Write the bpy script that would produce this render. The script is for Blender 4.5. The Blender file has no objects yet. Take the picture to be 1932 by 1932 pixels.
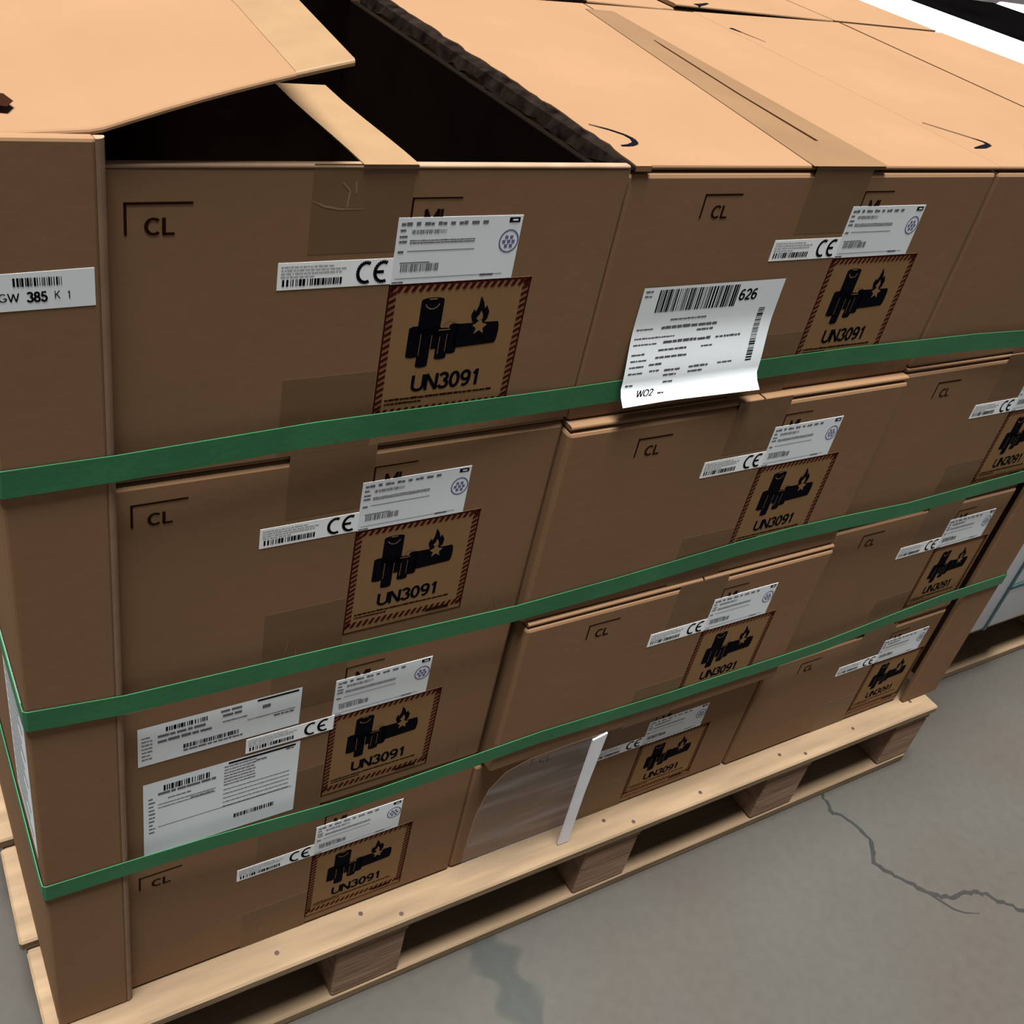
import bpy, bmesh, math, random
from mathutils import Vector
random.seed(7)
SC = bpy.context.scene
COL = SC.collection
# ---------------------------------------------------------------- units: 1 u = width-ish module, U metres
U = 0.4
FZ = 2.67                      # floor lies FZ units under the top of the stack


def W(x, y, z):
    return Vector((x * U, y * U, (z + FZ) * U))


# ---------------------------------------------------------------- camera, world, light, exposure
cam_d = bpy.data.cameras.new('camera')
cam = bpy.data.objects.new('camera', cam_d)
COL.objects.link(cam)
cam.location = W(-0.36169, -1.61234, 0.60803)
cam.rotation_euler = (0.942879, -0.192184, -0.530280)
cam_d.sensor_width = 36
cam_d.lens = 1983.447 / 1932 * 36
cam_d.clip_start = 0.01
SC.camera = cam

world = bpy.data.worlds.new('world')
SC.world = world
world.use_nodes = True
bgn = world.node_tree.nodes['Background']
bgn.inputs['Color'].default_value = (1.0, 0.93, 0.90, 1)
bgn.inputs['Strength'].default_value = 0.145

sun_d = bpy.data.lights.new('overhead_light', 'SUN')
sun = bpy.data.objects.new('overhead_light', sun_d)
COL.objects.link(sun)
sun.location = (0, 0, 5)
sun_d.energy = 13.9
sun_d.angle = math.radians(22)
sun_d.color = (1.0, 1.0, 0.97)
sun.rotation_euler = Vector((0.085, 0.032, -1.0)).to_track_quat('-Z', 'Y').to_euler()

SC.view_settings.view_transform = 'Standard'
SC.view_settings.look = 'None'
SC.view_settings.exposure = 0.0
SC.view_settings.gamma = 1.0
SC.view_settings.use_curve_mapping = False


# ---------------------------------------------------------------- materials
def mat_base(name, color, rough=0.6, spec=0.3):
    m = bpy.data.materials.new(name)
    m.use_nodes = True
    b = m.node_tree.nodes['Principled BSDF']
    b.inputs['Base Color'].default_value = (*color, 1)
    b.inputs['Roughness'].default_value = rough
    b.inputs['Specular IOR Level'].default_value = spec
    return m, m.node_tree, b


def mat_noise(name, color, var=0.12, scale=6, rough=0.6, spec=0.3, stretch=(1, 1, 1), bump=0.0, bscale=60, second=None):
    m, nt, b = mat_base(name, color, rough, spec)
    tc = nt.nodes.new('ShaderNodeTexCoord')
    mp = nt.nodes.new('ShaderNodeMapping')
    mp.inputs['Scale'].default_value = stretch
    nt.links.new(tc.outputs['Object'], mp.inputs['Vector'])
    n = nt.nodes.new('ShaderNodeTexNoise')
    n.inputs['Scale'].default_value = scale
    n.inputs['Detail'].default_value = 5
    nt.links.new(mp.outputs['Vector'], n.inputs['Vector'])
    r = nt.nodes.new('ShaderNodeValToRGB')
    c2 = second or tuple(c * (1 + var) for c in color)
    c1 = tuple(c * (1 - var) for c in color)
    r.color_ramp.elements[0].position = 0.3
    r.color_ramp.elements[1].position = 0.7
    r.color_ramp.elements[0].color = (*c1, 1)
    r.color_ramp.elements[1].color = (*c2, 1)
    nt.links.new(n.outputs['Fac'], r.inputs['Fac'])
    nt.links.new(r.outputs['Color'], b.inputs['Base Color'])
    if bump:
        n2 = nt.nodes.new('ShaderNodeTexNoise')
        n2.inputs['Scale'].default_value = bscale
        nt.links.new(mp.outputs['Vector'], n2.inputs['Vector'])
        bp = nt.nodes.new('ShaderNodeBump')
        bp.inputs['Strength'].default_value = bump
        bp.inputs['Distance'].default_value = 0.002
        nt.links.new(n2.outputs['Fac'], bp.inputs['Height'])
        nt.links.new(bp.outputs['Normal'], b.inputs['Normal'])
    return m


M = {}
M['card'] = mat_noise('cardboard', (0.203, 0.116, 0.063), 0.05, 5, 0.75, 0.05, (1, 1, 1), 0.05, 70)
M['card_edge'] = mat_noise('cardboard_edge', (0.25, 0.160, 0.105), 0.12, 40, 0.8, 0.05)
M['card_print'] = mat_noise('carton_label_ground', (0.235, 0.132, 0.060), 0.05, 20, 0.7, 0.05)
M['tape'] = mat_noise('brown_packing_tape', (0.150, 0.086, 0.044), 0.08, 9, 0.40, 0.12, (1, 1, 3))
M['tape_pale'] = mat_noise('pale_tape', (0.200, 0.124, 0.066), 0.06, 25, 0.5, 0.1)
M['cavity_shade'] = mat_noise('painted_cavity_shade', (0.006, 0.004, 0.003), 0.3, 8, 0.9, 0.0)  # near-black colour painted as shade in the open carton
M['inside'] = mat_noise('carton_inside', (0.16, 0.09, 0.048), 0.08, 8, 0.8, 0.1)
M['paper'] = mat_noise('white_label_paper', (0.72, 0.77, 0.80), 0.03, 12, 0.6, 0.15)
M['paper_bright'] = mat_noise('bright_label_paper', (0.86, 0.90, 0.92), 0.03, 12, 0.6, 0.15)
M['ink'] = mat_base('black_ink', (0.003, 0.003, 0.006), 0.8, 0.02)[0]
M['grey_ink'] = mat_base('grey_ink', (0.13, 0.13, 0.15), 0.7, 0.05)[0]
M['pale_ink'] = mat_base('pale_grey_ink', (0.38, 0.38, 0.41), 0.6, 0.2)[0]
M['blue_ink'] = mat_base('blue_grey_ink', (0.12, 0.13, 0.28), 0.6, 0.2)[0]
M['brown_ink'] = mat_base('dark_brown_ink', (0.018, 0.006, 0.003), 0.8, 0.02)[0]
M['red_ink'] = mat_base('dark_red_ink', (0.050, 0.006, 0.006), 0.8, 0.02)[0]
M['strap'] = mat_noise('green_strap', (0.028, 0.145, 0.060), 0.15, 10, 0.45, 0.25, (1, 1, 1), 0.06, 160)
M['teal'] = mat_base('teal_strap', (0.02, 0.075, 0.08), 0.4, 0.4)[0]
M['wood'] = mat_noise('pine_wood', (0.202, 0.140, 0.086), 0.22, 14, 0.8, 0.08, (0.35, 3, 3), 0.3, 40)
M['wood_y'] = mat_noise('pine_wood_crosswise', (0.215, 0.140, 0.085), 0.20, 14, 0.8, 0.08, (3, 0.35, 3), 0.3, 40)
M['wood_block'] = mat_noise('chipped_block_wood', (0.260, 0.165, 0.110), 0.25, 12, 0.85, 0.06, (0.5, 3, 5), 0.4, 40)
M['nail'] = mat_base('rusty_nail', (0.05, 0.025, 0.02), 0.5, 0.4)[0]
M['film_white'] = mat_noise('white_stretch_film', (0.66, 0.68, 0.76), 0.08, 6, 0.35, 0.5, (1, 1, 0.4), 0.5, 14)
M['near_black'] = mat_noise('near_black_load', (0.0015, 0.0013, 0.0013), 0.3, 8, 0.95, 0.0)
M['bar'] = mat_noise('white_plastic_bar', (0.66, 0.66, 0.70), 0.06, 20, 0.4, 0.4)


def make_film():
    m = bpy.data.materials.new('clear_pouch_film')
    m.use_nodes = True
    nt = m.node_tree
    out = nt.nodes['Material Output']
    nt.nodes.remove(nt.nodes['Principled BSDF'])
    tr = nt.nodes.new('ShaderNodeBsdfTransparent')
    gl = nt.nodes.new('ShaderNodeBsdfGlossy')
    gl.inputs['Roughness'].default_value = 0.25
    df = nt.nodes.new('ShaderNodeBsdfDiffuse')
    df.inputs['Color'].default_value = (0.8, 0.8, 0.82, 1)
    tc = nt.nodes.new('ShaderNodeTexCoord')
    mp = nt.nodes.new('ShaderNodeMapping')
    mp.inputs['Rotation'].default_value = (0, math.radians(-25), 0)  # slanted whitish streaks paint a sheen into the film
    mp.inputs['Scale'].default_value = (3, 3, 34)
    nz = nt.nodes.new('ShaderNodeTexNoise')
    nz.inputs['Scale'].default_value = 1.6
    rp = nt.nodes.new('ShaderNodeValToRGB')
    rp.color_ramp.elements[0].position = 0.45
    rp.color_ramp.elements[1].position = 0.75
    rp.color_ramp.elements[0].color = (0.045, 0.045, 0.045, 1)
    rp.color_ramp.elements[1].color = (0.16, 0.16, 0.16, 1)
    nt.links.new(tc.outputs['Object'], mp.inputs['Vector'])
    nt.links.new(mp.outputs['Vector'], nz.inputs['Vector'])
    nt.links.new(nz.outputs['Fac'], rp.inputs['Fac'])
    m1 = nt.nodes.new('ShaderNodeMixShader')
    m2 = nt.nodes.new('ShaderNodeMixShader')
    nt.links.new(rp.outputs['Color'], m1.inputs['Fac'])
    nt.links.new(tr.outputs[0], m1.inputs[1])
    nt.links.new(df.outputs[0], m1.inputs[2])
    m2.inputs['Fac'].default_value = 0.05
    nt.links.new(m1.outputs[0], m2.inputs[1])
    nt.links.new(gl.outputs[0], m2.inputs[2])
    nt.links.new(m2.outputs[0], out.inputs['Surface'])
    return m


M['film'] = make_film()


def make_floor_mat():
    m, nt, b = mat_base('concrete_floor', (0.05, 0.045, 0.04), 0.6, 0.15)
    tc = nt.nodes.new('ShaderNodeTexCoord')

    def noise(scale, detail=4, lo=0.3, hi=0.7, c1=(0, 0, 0), c2=(1, 1, 1)):
        n = nt.nodes.new('ShaderNodeTexNoise')
        n.inputs['Scale'].default_value = scale
        n.inputs['Detail'].default_value = detail
        nt.links.new(tc.outputs['Object'], n.inputs['Vector'])
        r = nt.nodes.new('ShaderNodeValToRGB')
        r.color_ramp.elements[0].position = lo
        r.color_ramp.elements[1].position = hi
        r.color_ramp.elements[0].color = (*c1, 1)
        r.color_ramp.elements[1].color = (*c2, 1)
        nt.links.new(n.outputs['Fac'], r.inputs['Fac'])
        return r
    a = noise(3.0, 3, 0.35, 0.65, (0.0435, 0.0370, 0.0315), (0.0440, 0.0420, 0.0365))
    f = noise(60, 6, 0.3, 0.7, (0.94, 0.94, 0.94), (1.05, 1.05, 1.05))
    mx = nt.nodes.new('ShaderNodeMix')
    mx.data_type = 'RGBA'
    mx.blend_type = 'MULTIPLY'
    mx.inputs['Factor'].default_value = 1
    nt.links.new(a.outputs['Color'], mx.inputs['A'])
    nt.links.new(f.outputs['Color'], mx.inputs['B'])
    nt.links.new(mx.outputs['Result'], b.inputs['Base Color'])
    return m


M['floor'] = make_floor_mat()


def make_stain_mat():
    m, nt, b = mat_base('damp_stain', (0.030, 0.034, 0.031), 0.5, 0.3)
    at = nt.nodes.new('ShaderNodeAttribute')
    at.attribute_name = 'cover'
    tr = nt.nodes.new('ShaderNodeBsdfTransparent')
    mx = nt.nodes.new('ShaderNodeMixShader')
    nt.links.new(at.outputs['Fac'], mx.inputs['Fac'])
    nt.links.new(tr.outputs[0], mx.inputs[1])
    nt.links.new(b.outputs[0], mx.inputs[2])
    nt.links.new(mx.outputs[0], nt.nodes['Material Output'].inputs['Surface'])
    return m


M['stain'] = make_stain_mat()


# ---------------------------------------------------------------- mesh helpers (all coordinates in units, scaled by U)
class MB:
    def __init__(self):
        self.v, self.f = [], []

    def poly(self, pts):
        n = len(self.v)
        self.v += [tuple(p) for p in pts]
        self.f.append(tuple(range(n, n + len(pts))))
        return self

    def box(self, x0, x1, y0, y1, z0, z1):
        return self.hexa([(x0, y0), (x1, y0), (x1, y1), (x0, y1)], z0, z1)

    def hexa(self, xy, z0, z1):
        """prism over a polygon xy (counter-clockwise); z0/z1 numbers or per-vertex lists"""
        n, k = len(self.v), len(xy)
        a = z0 if isinstance(z0, (list, tuple)) else [z0] * k
        b = z1 if isinstance(z1, (list, tuple)) else [z1] * k
        self.v += [(p[0], p[1], a[i]) for i, p in enumerate(xy)]
        self.v += [(p[0], p[1], b[i]) for i, p in enumerate(xy)]
        self.f.append(tuple(range(n + k - 1, n - 1, -1)))
        self.f.append(tuple(range(n + k, n + 2 * k)))
        for i in range(k):
            j = (i + 1) % k
            self.f.append((n + i, n + j, n + k + j, n + k + i))
        return self

    def front(self, pts, y):
        """flat polygon facing -y from (x,z) points"""
        a = sum(pts[i][0] * pts[(i + 1) % len(pts)][1] - pts[(i + 1) % len(pts)][0] * pts[i][1] for i in range(len(pts)))
        if a < 0:
            pts = pts[::-1]
        return self.poly([(p[0], y, p[1]) for p in pts])

    def rect(self, x0, x1, z0, z1, y):
        return self.front([(x0, z0), (x1, z0), (x1, z1), (x0, z1)], y)

    def top(self, pts, z):
        a = sum(pts[i][0] * pts[(i + 1) % len(pts)][1] - pts[(i + 1) % len(pts)][0] * pts[i][1] for i in range(len(pts)))
        if a < 0:
            pts = pts[::-1]
        return self.poly([(p[0], p[1], z) for p in pts])

    def stroke(self, pts, w, put):
        """flat ribbon along 2D points; put maps 2D to 3D and is given one quad at a time"""
        for i in range(len(pts) - 1):
            (x0, y0), (x1, y1) = pts[i], pts[i + 1]
            w0 = w[i] if isinstance(w, (list, tuple)) else w
            w1 = w[i + 1] if isinstance(w, (list, tuple)) else w
            d = math.hypot(x1 - x0, y1 - y0) or 1
            nx, ny = -(y1 - y0) / d / 2, (x1 - x0) / d / 2
            put([(x0 - nx * w0, y0 - ny * w0), (x1 - nx * w1, y1 - ny * w1),
                 (x1 + nx * w1, y1 + ny * w1), (x0 + nx * w0, y0 + ny * w0)])
        return self

    def mesh(self, name, mat, bevel=0.0, seg=2, smooth=False, front_only=False):
        me = bpy.data.meshes.new(name)
        me.from_pydata([(x * U, y * U, z * U) for x, y, z in self.v], [], self.f)
        if bevel:
            bm = bmesh.new()
            bm.from_mesh(me)
            ed = bm.edges[:]
            if front_only:
                ym = min(v.co.y for v in bm.verts)
                ed = [e for e in ed if all(v.co.y < ym + 1e-6 for v in e.verts) and abs(e.verts[0].co.x - e.verts[1].co.x) > 1e-6]
            bmesh.ops.bevel(bm, geom=ed, offset=bevel * U, segments=seg, affect='EDGES', profile=0.5)
            bm.to_mesh(me)
            bm.free()
        me.materials.append(mat)
        if smooth:
            me.shade_smooth()
        me.update()
        return me


def link(name, me, parent=None, loc=(0, 0, 0), **props):
    o = bpy.data.objects.new(name, me)
    COL.objects.link(o)
    if parent is not None:
        o.parent = parent
        o.location = Vector(loc) * U
    else:
        o.location = W(*loc)
    for k, v in props.items():
        o[k] = v
    return o


def thing(name, label, cat, loc, group=None):
    o = link(name, None, None, loc, label=label, category=cat)
    o.empty_display_size = 0.05
    if group:
        o['group'] = group
    return o


def ell(cx, cz, rx, rz, a0, a1, n=12):
    return [(cx + rx * math.cos(math.radians(a0 + (a1 - a0) * i / n)), cz + rz * math.sin(math.radians(a0 + (a1 - a0) * i / n))) for i in range(n + 1)]


# plain sans letters as strokes in a box of height 1: (advance width, strokes)
GLYPH = {
    'U': (0.74, [[(0.08, 1.0), (0.08, 0.33)] + ell(0.37, 0.35, 0.29, 0.29, 185, 355) + [(0.66, 0.33), (0.66, 1.0)]]),
    'N': (0.76, [[(0.08, 0.0), (0.08, 1.0)], [(0.08, 1.0), (0.66, 0.0)], [(0.66, 0.0), (0.66, 1.0)]]),
    '3': (0.62, [ell(0.29, 0.74, 0.21, 0.20, 160, -85), ell(0.29, 0.29, 0.24, 0.23, 88, -165)]),
    '0': (0.64, [ell(0.31, 0.5, 0.22, 0.44, 0, 360, 20)]),
    '9': (0.64, [ell(0.30, 0.68, 0.22, 0.26, 0, 360, 18), [(0.52, 0.68), (0.51, 0.40), (0.44, 0.16), (0.30, 0.06), (0.14, 0.10)]]),
    '1': (0.50, [[(0.10, 0.76), (0.20, 0.80), (0.30, 0.98)], [(0.30, 1.0), (0.30, 0.0)]]),
    'C': (0.76, [ell(0.40, 0.5, 0.32, 0.44, 48, 312, 20)]),
    'L': (0.60, [[(0.08, 1.0), (0.08, 0.06)], [(0.02, 0.06), (0.54, 0.06)]]),
    'M': (0.86, [[(0.08, 0.0), (0.08, 1.0)], [(0.08, 1.0), (0.42, 0.05)], [(0.42, 0.05), (0.76, 1.0)], [(0.76, 1.0), (0.76, 0.0)]]),
    'G': (0.80, [ell(0.40, 0.5, 0.32, 0.44, 48, 345, 20), [(0.72, 0.42), (0.42, 0.42)]]),
    'W': (1.02, [[(0.04, 1.0), (0.27, 0.0)], [(0.27, 0.0), (0.50, 0.95)], [(0.50, 0.95), (0.73, 0.0)], [(0.73, 0.0), (0.96, 1.0)]]),
    '8': (0.64, [ell(0.31, 0.73, 0.19, 0.20, 0, 360, 16), ell(0.31, 0.29, 0.23, 0.23, 0, 360, 16)]),
    '5': (0.62, [[(0.50, 0.94), (0.16, 0.94), (0.11, 0.52)], ell(0.29, 0.33, 0.23, 0.27, 140, -165)]),
    'K': (0.70, [[(0.08, 0.0), (0.08, 1.0)], [(0.64, 1.0), (0.10, 0.40)], [(0.26, 0.58), (0.66, 0.0)]]),
    '6': (0.64, [ell(0.31, 0.30, 0.22, 0.25, 0, 360, 18), [(0.09, 0.30), (0.10, 0.60), (0.20, 0.86), (0.34, 0.94), (0.48, 0.86)]]),
    '2': (0.62, [ell(0.29, 0.70, 0.22, 0.24, 165, -35) + [(0.08, 0.07)], [(0.05, 0.06), (0.54, 0.06)]]),
    'O': (0.82, [ell(0.40, 0.5, 0.33, 0.44, 0, 360, 20)]),
    ' ': (0.40, []),
}


def add_text(mb, s, x0, z0, h, y, width=None, bold=0.0):
    tot = sum(GLYPH[c][0] for c in s)
    sx = (width / tot) if width else h
    t = (0.12 + 2.6 * bold)
    x = 0.0
    for c in s:
        adv, strokes = GLYPH[c]
        for st in strokes:
            n = len(st)
            offs = []
            for i, p in enumerate(st):
                a, b = st[max(0, i - 1)], st[min(n - 1, i + 1)]
                d = math.hypot(b[0] - a[0], b[1] - a[1]) or 1
                offs.append((-(b[1] - a[1]) / d * t / 2, (b[0] - a[0]) / d * t / 2))
            for i in range(n - 1):
                q = [(st[i][0] - offs[i][0], st[i][1] - offs[i][1]), (st[i + 1][0] - offs[i + 1][0], st[i + 1][1] - offs[i + 1][1]),
                     (st[i + 1][0] + offs[i + 1][0], st[i + 1][1] + offs[i + 1][1]), (st[i][0] + offs[i][0], st[i][1] + offs[i][1])]
                mb.front([(x0 + (x + u) * sx, z0 + v * h) for u, v in q], y)
        x += adv


def add_bars(mb, x0, x1, z0, z1, y, n=26, seed=1):
    rnd = random.Random(seed)
    x = x0
    step = (x1 - x0) / n
    while x < x1:
        w = step * rnd.choice([0.3, 0.45, 0.8, 1.0])
        mb.rect(x, min(x + w, x1), z0, z1, y)
        x += w + step * rnd.choice([0.25, 0.4, 0.7])


def add_fine_line(mb, x0, x1, z, h, y, seed=1, gap=0.3):
    """a row of unreadably small print: short dashes"""
    rnd = random.Random(seed)
    x = x0
    while x < x1 - h:
        w = h * rnd.uniform(1.0, 3.4)
        mb.rect(x, min(x + w, x1), z, z + h * rnd.uniform(0.75, 1.0), y)
        x += w + h * gap * rnd.uniform(0.7, 2.2)


def arc(cx, cz, r, a0, a1, n=14, sx=1.0):
    return [(cx + sx * r * math.cos(math.radians(a0 + (a1 - a0) * i / n)), cz + r * math.sin(math.radians(a0 + (a1 - a0) * i / n))) for i in range(n + 1)]


# ---------------------------------------------------------------- shared label meshes, local origin = carton's top-left front corner
D = 0.0006
LAB = {}


def build_labels():
    # corner marks with CL / ML
    mb = MB()
    y = -D
    mb.rect(0.214, 0.322, -0.0645, -0.0600, y)
    mb.rect(0.214, 0.2185, -0.114, -0.0600, y)
    add_text(mb, 'CL', 0.245, -0.1150, 0.0290, y, 0.050, 0.016)
    LAB['mark_cl'] = mb.mesh('corner_mark', M['brown_ink'])
    mb = MB()
    mb.rect(0.712, 0.815, -0.0620, -0.0585, y)
    mb.rect(0.712, 0.716, -0.110, -0.0585, y)
    add_text(mb, 'ML', 0.740, -0.1090, 0.0280, y, 0.056, 0.016)
    LAB['mark_ml'] = mb.mesh('corner_mark', M['brown_ink'])
    # CE label
    mb = MB().box(0.470, 0.697, -D, 0.0, -0.2245, -0.173)
    LAB['ce'] = mb.mesh('ce_label', M['paper_bright'])
    y = -D * 1.6
    mb = MB()
    mb.stroke(arc(0.6375, -0.1985, 0.0195, 62, 298, 16, 0.82), 0.0068, lambda q: mb.front(q, y))
    mb.stroke(arc(0.6715, -0.1985, 0.0195, 62, 298, 16, 0.82), 0.0068, lambda q: mb.front(q, y))
    mb.rect(0.656, 0.6735, -0.2016, -0.1954, y)
    LAB['ce_mark'] = mb.mesh('ce_mark', M['ink'])
    mb = MB()
    for i, (a, b) in enumerate([(0.476, 0.575), (0.476, 0.600), (0.476, 0.590), (0.476, 0.540)]):
        add_fine_line(mb, a, b, -0.1825 - i * 0.0062, 0.0030, y, 3 + i)
    LAB['ce_text'] = mb.mesh('fine_print', M['pale_ink'])
    mb = MB()
    add_bars(mb, 0.479, 0.592, -0.2175, -0.2045, y, 22, 5)
    LAB['ce_bars'] = mb.mesh('barcode', M['ink'])
    # address label
    mb = MB().box(0.690, 0.955, -D * 1.5, 0.0, -0.226, -0.096)
    LAB['ad'] = mb.mesh('part_label', M['paper'])
    y = -D * 2.1
    mb = MB()
    x = 0.697
    for w in (0.022, 0.009, 0.020, 0.018, 0.010, 0.019, 0.016, 0.012):
        add_fine_line(mb, x, x + w, -0.111, 0.0068, y, int(x * 1000), 0.1)
        x += w + 0.008
    for i, z in enumerate((-0.122, -0.134, -0.144, -0.164)):
        add_fine_line(mb, 0.696, 0.712, z, 0.005, y, 30 + i, 0.05)
    for i in range(2):
        add_fine_line(mb, 0.718, 0.856, -0.1415 - i * 0.0045, 0.0026, y, 40 + i, 0.15)
    mb.rect(0.715, 0.858, -0.1615, -0.1600, y)
    mb.rect(0.697, 0.93, -0.2155, -0.2143, y)
    add_fine_line(mb, 0.880, 0.912, -0.2175, 0.0050, y, 77, 0.1)
    add_fine_line(mb, 0.692, 0.716, -0.2240, 0.0040, y, 78, 0.1)
    LAB['ad_text'] = mb.mesh('fine_print', M['grey_ink'])
    mb = MB()
    add_bars(mb, 0.720, 0.792, -0.1270, -0.1195, y, 26, 8)
    LAB['ad_bars'] = mb.mesh('barcode', M['grey_ink'])
    mb = MB()
    add_bars(mb, 0.706, 0.785, -0.2010, -0.1860, y, 30, 9)
    mb.rect(0.703, 0.765, -0.1845, -0.1825, y)
    LAB['ad_bars2'] = mb.mesh('barcode', M['grey_ink'])
    mb = MB()
    mb.rect(0.925, 0.949, -0.1100, -0.1000, y)
    LAB['ad_flag'] = mb.mesh('black_tab', M['ink'])
    mb = MB()
    mb.rect(0.932, 0.944, -0.1068, -0.1032, y - D * 0.9)
    LAB['ad_flag2'] = mb.mesh('tab_window', M['paper'])
    mb = MB()
    ring = arc(0.932, -0.148, 0.0225, 0, 360, 22, 0.92)
    mb.stroke(ring, 0.0030, lambda q: mb.front(q, y))
    for (a, b) in ((-.006, .008), (.005, .008), (-.011, -.001), (.0, -.001), (.010, -.001), (-.005, -.010), (.006, -.010)):
        mb.rect(0.932 + a - .0036, 0.932 + a + .0036, -0.148 + b - .0034, -0.148 + b + .0034, y)
    LAB['ad_emblem'] = mb.mesh('round_emblem', M['blue_ink'])
    # hazard label
    mb = MB().box(0.687, 1.006, -D * 0.5, 0.0, -0.537, -0.2255)
    LAB['hz'] = mb.mesh('hazard_label', M['card_print'])
    y = -D * 1.1
    x0, x1, z0, z1 = 0.688, 1.005, -0.535, -0.227
    t = 0.0035
    mb = MB()
    mb.rect(x0, x0 + t, z0, z1, y).rect(x1 - t, x1, z0, z1, y).rect(x0, x1, z1 - t, z1, y).rect(x0, x1, z0, z0 + t * 0.7, y)
    LAB['hz_frame'] = mb.mesh('label_frame', M['brown_ink'])
    mb = MB()
    b = 0.0165
    n = 21
    zb = z0 + 0.016
    for i in range(n):
        za = zb + (z1 - zb) * i / n
        s = (z1 - zb) / n
        for xa in (x0 + 0.0015, x1 - b - 0.0015):
            mb.front([(xa, za), (xa + b, za + s * 0.62), (xa + b, za + s * 1.12), (xa, za + s * 0.5)], y - D * .3)
    n = 20
    for i in range(n):
        xa = x0 + (x1 - x0) * i / n
        s = (x1 - x0) / n
        for za in (zb, z1 - b):
            mb.front([(xa, za), (xa + s * 0.5, za), (xa + s * 1.12, za + b), (xa + s * 0.62, za + b)], y - D * .3)
    LAB['hz_hatch'] = mb.mesh('hatched_border', M['red_ink'])

    def cell(mb, x, w, zt, zb, e=0.006, lean=0.0):
        pts = arc(0, 0, 1, 180, 0, 8)
        top = [(x + w / 2 + lean + a * w / 2, zt - e + b * e) for a, b in pts]
        bot = [(x + w / 2 - a * w / 2, zb + e - b * e) for a, b in pts]
        mb.front(top + [(q[0], q[1]) for q in bot], y)
    mb = MB()
    cell(mb, 0.7625, 0.050, -0.258, -0.345)
    cell(mb, 0.7440, 0.0290, -0.318, -0.388, 0.005)
    cell(mb, 0.7690, 0.0270, -0.325, -0.412, 0.005)
    cell(mb, 0.7890, 0.0270, -0.322, -0.372, 0.005)
    cell(mb, 0.8090, 0.0270, -0.326, -0.397, 0.005)
    cell(mb, 0.8330, 0.0230, -0.318, -0.386, 0.005)
    # battery lying on its side
    right = [(0.944 + 0.006 * a, -0.3455 + 0.0245 * bb) for a, bb in [(math.cos(math.radians(u)), math.sin(math.radians(u))) for u in range(-90, 91, 22)]]
    mb.front([(0.846, -0.320), (0.846, -0.374)] + right, y)
    LAB['hz_batt'] = mb.mesh('battery_symbol', M['ink'])
    mb = MB()
    yy = y - D * .5
    mb.stroke(arc(0.7875, -0.2665, 0.016, 200, 340, 8), 0.0022, lambda q: mb.front(q, yy))
    mb.rect(0.779, 0.796, -0.2625, -0.2600, yy)
    mb.stroke(arc(0.834, -0.327, 0.017, 30, 150, 8), 0.0025, lambda q: mb.front(q, yy))
    mb.rect(0.810, 0.836, -0.3315, -0.3295, yy)
    mb.rect(0.7715, 0.7728, -0.384, -0.336, yy).rect(0.7960, 0.7972, -0.388, -0.340, yy).rect(0.8145, 0.8157, -0.384, -0.345, yy).rect(0.8305, 0.8316, -0.38, -0.34, yy)
    # small notch of carton colour at the foot of the flame
    mb.front([(0.893, -0.322), (0.904, -0.312), (0.908, -0.322), (0.920, -0.326), (0.911, -0.334), (0.914, -0.346), (0.903, -0.338), (0.892, -0.346), (0.895, -0.333), (0.886, -0.326)], yy)
    LAB['hz_lines'] = mb.mesh('battery_highlights', M['card_print'])
    mb = MB()
    mb.front([(0.899, -0.324), (0.884, -0.318), (0.879, -0.303), (0.884, -0.290), (0.888, -0.296), (0.893, -0.284), (0.895, -0.262),
              (0.904, -0.276), (0.908, -0.290), (0.912, -0.283), (0.920, -0.298), (0.918, -0.313), (0.911, -0.321)], y)
    LAB['hz_flame'] = mb.mesh('flame_symbol', M['ink'])
    mb = MB()
    mb.front([(0.899, -0.318), (0.892, -0.310), (0.898, -0.303), (0.901, -0.294), (0.906, -0.304), (0.907, -0.313)], yy)
    LAB['hz_flame2'] = mb.mesh('flame_core', M['card_print'])
    mb = MB()
    add_text(mb, 'UN3091', 0.767, -0.4665, 0.0375, y, 0.160, 0.024)
    LAB['hz_un'] = mb.mesh('lettering', M['ink'])
    mb = MB()
    add_fine_line(mb, 0.712, 0.965, -0.4835, 0.0050, y, 90, 0.15)
    add_fine_line(mb, 0.712, 0.800, -0.4925, 0.0040, y, 91, 0.15)
    add_fine_line(mb, 0.905, 0.968, -0.5225, 0.0095, y - D * .6, 92, 0.02)
    LAB['hz_fine'] = mb.mesh('fine_print', M['brown_ink'])
    # packing tape on the front
    LAB['tape_top'] = MB().box(0.522, 0.712, -D * 0.4, 0.0, -0.160, 0.0015).mesh('packing_tape', M['tape'])
    LAB['tape_bot'] = MB().box(0.494, 0.690, -D * 0.4, 0.0, 0.0, 0.175).mesh('packing_tape', M['tape'])
    mb = MB()
    yy = -D
    mb.stroke([(0.522, -0.062), (0.545, -0.072), (0.575, -0.0775), (0.622, -0.078)], [0.001, 0.004, 0.003, 0.001], lambda q: mb.front(q, yy))
    mb.stroke([(0.575, -0.030), (0.590, -0.045), (0.587, -0.075)], 0.003, lambda q: mb.front(q, yy))
    mb.stroke([(0.600, -0.028), (0.602, -0.050)], 0.0025, lambda q: mb.front(q, yy))
    sc = MB()
    for (xa, za, xb, zb) in ((.268, .018, .270, .062), (.277, .022, .276, .048), (.545, .03, .553, .085), (.575, .02, .572, .055), (1.08, .02, 1.10, .05), (1.115, .025, 1.10, .07)):
        sc.stroke([(xa, za), ((xa + xb) / 2 + .002, (za + zb) / 2), (xb, zb)], [.0008, .0026, .0008], lambda q: sc.front(q, -D * .9))
    LAB['scuff'] = sc.mesh('scuff', M['card_edge'])
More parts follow.
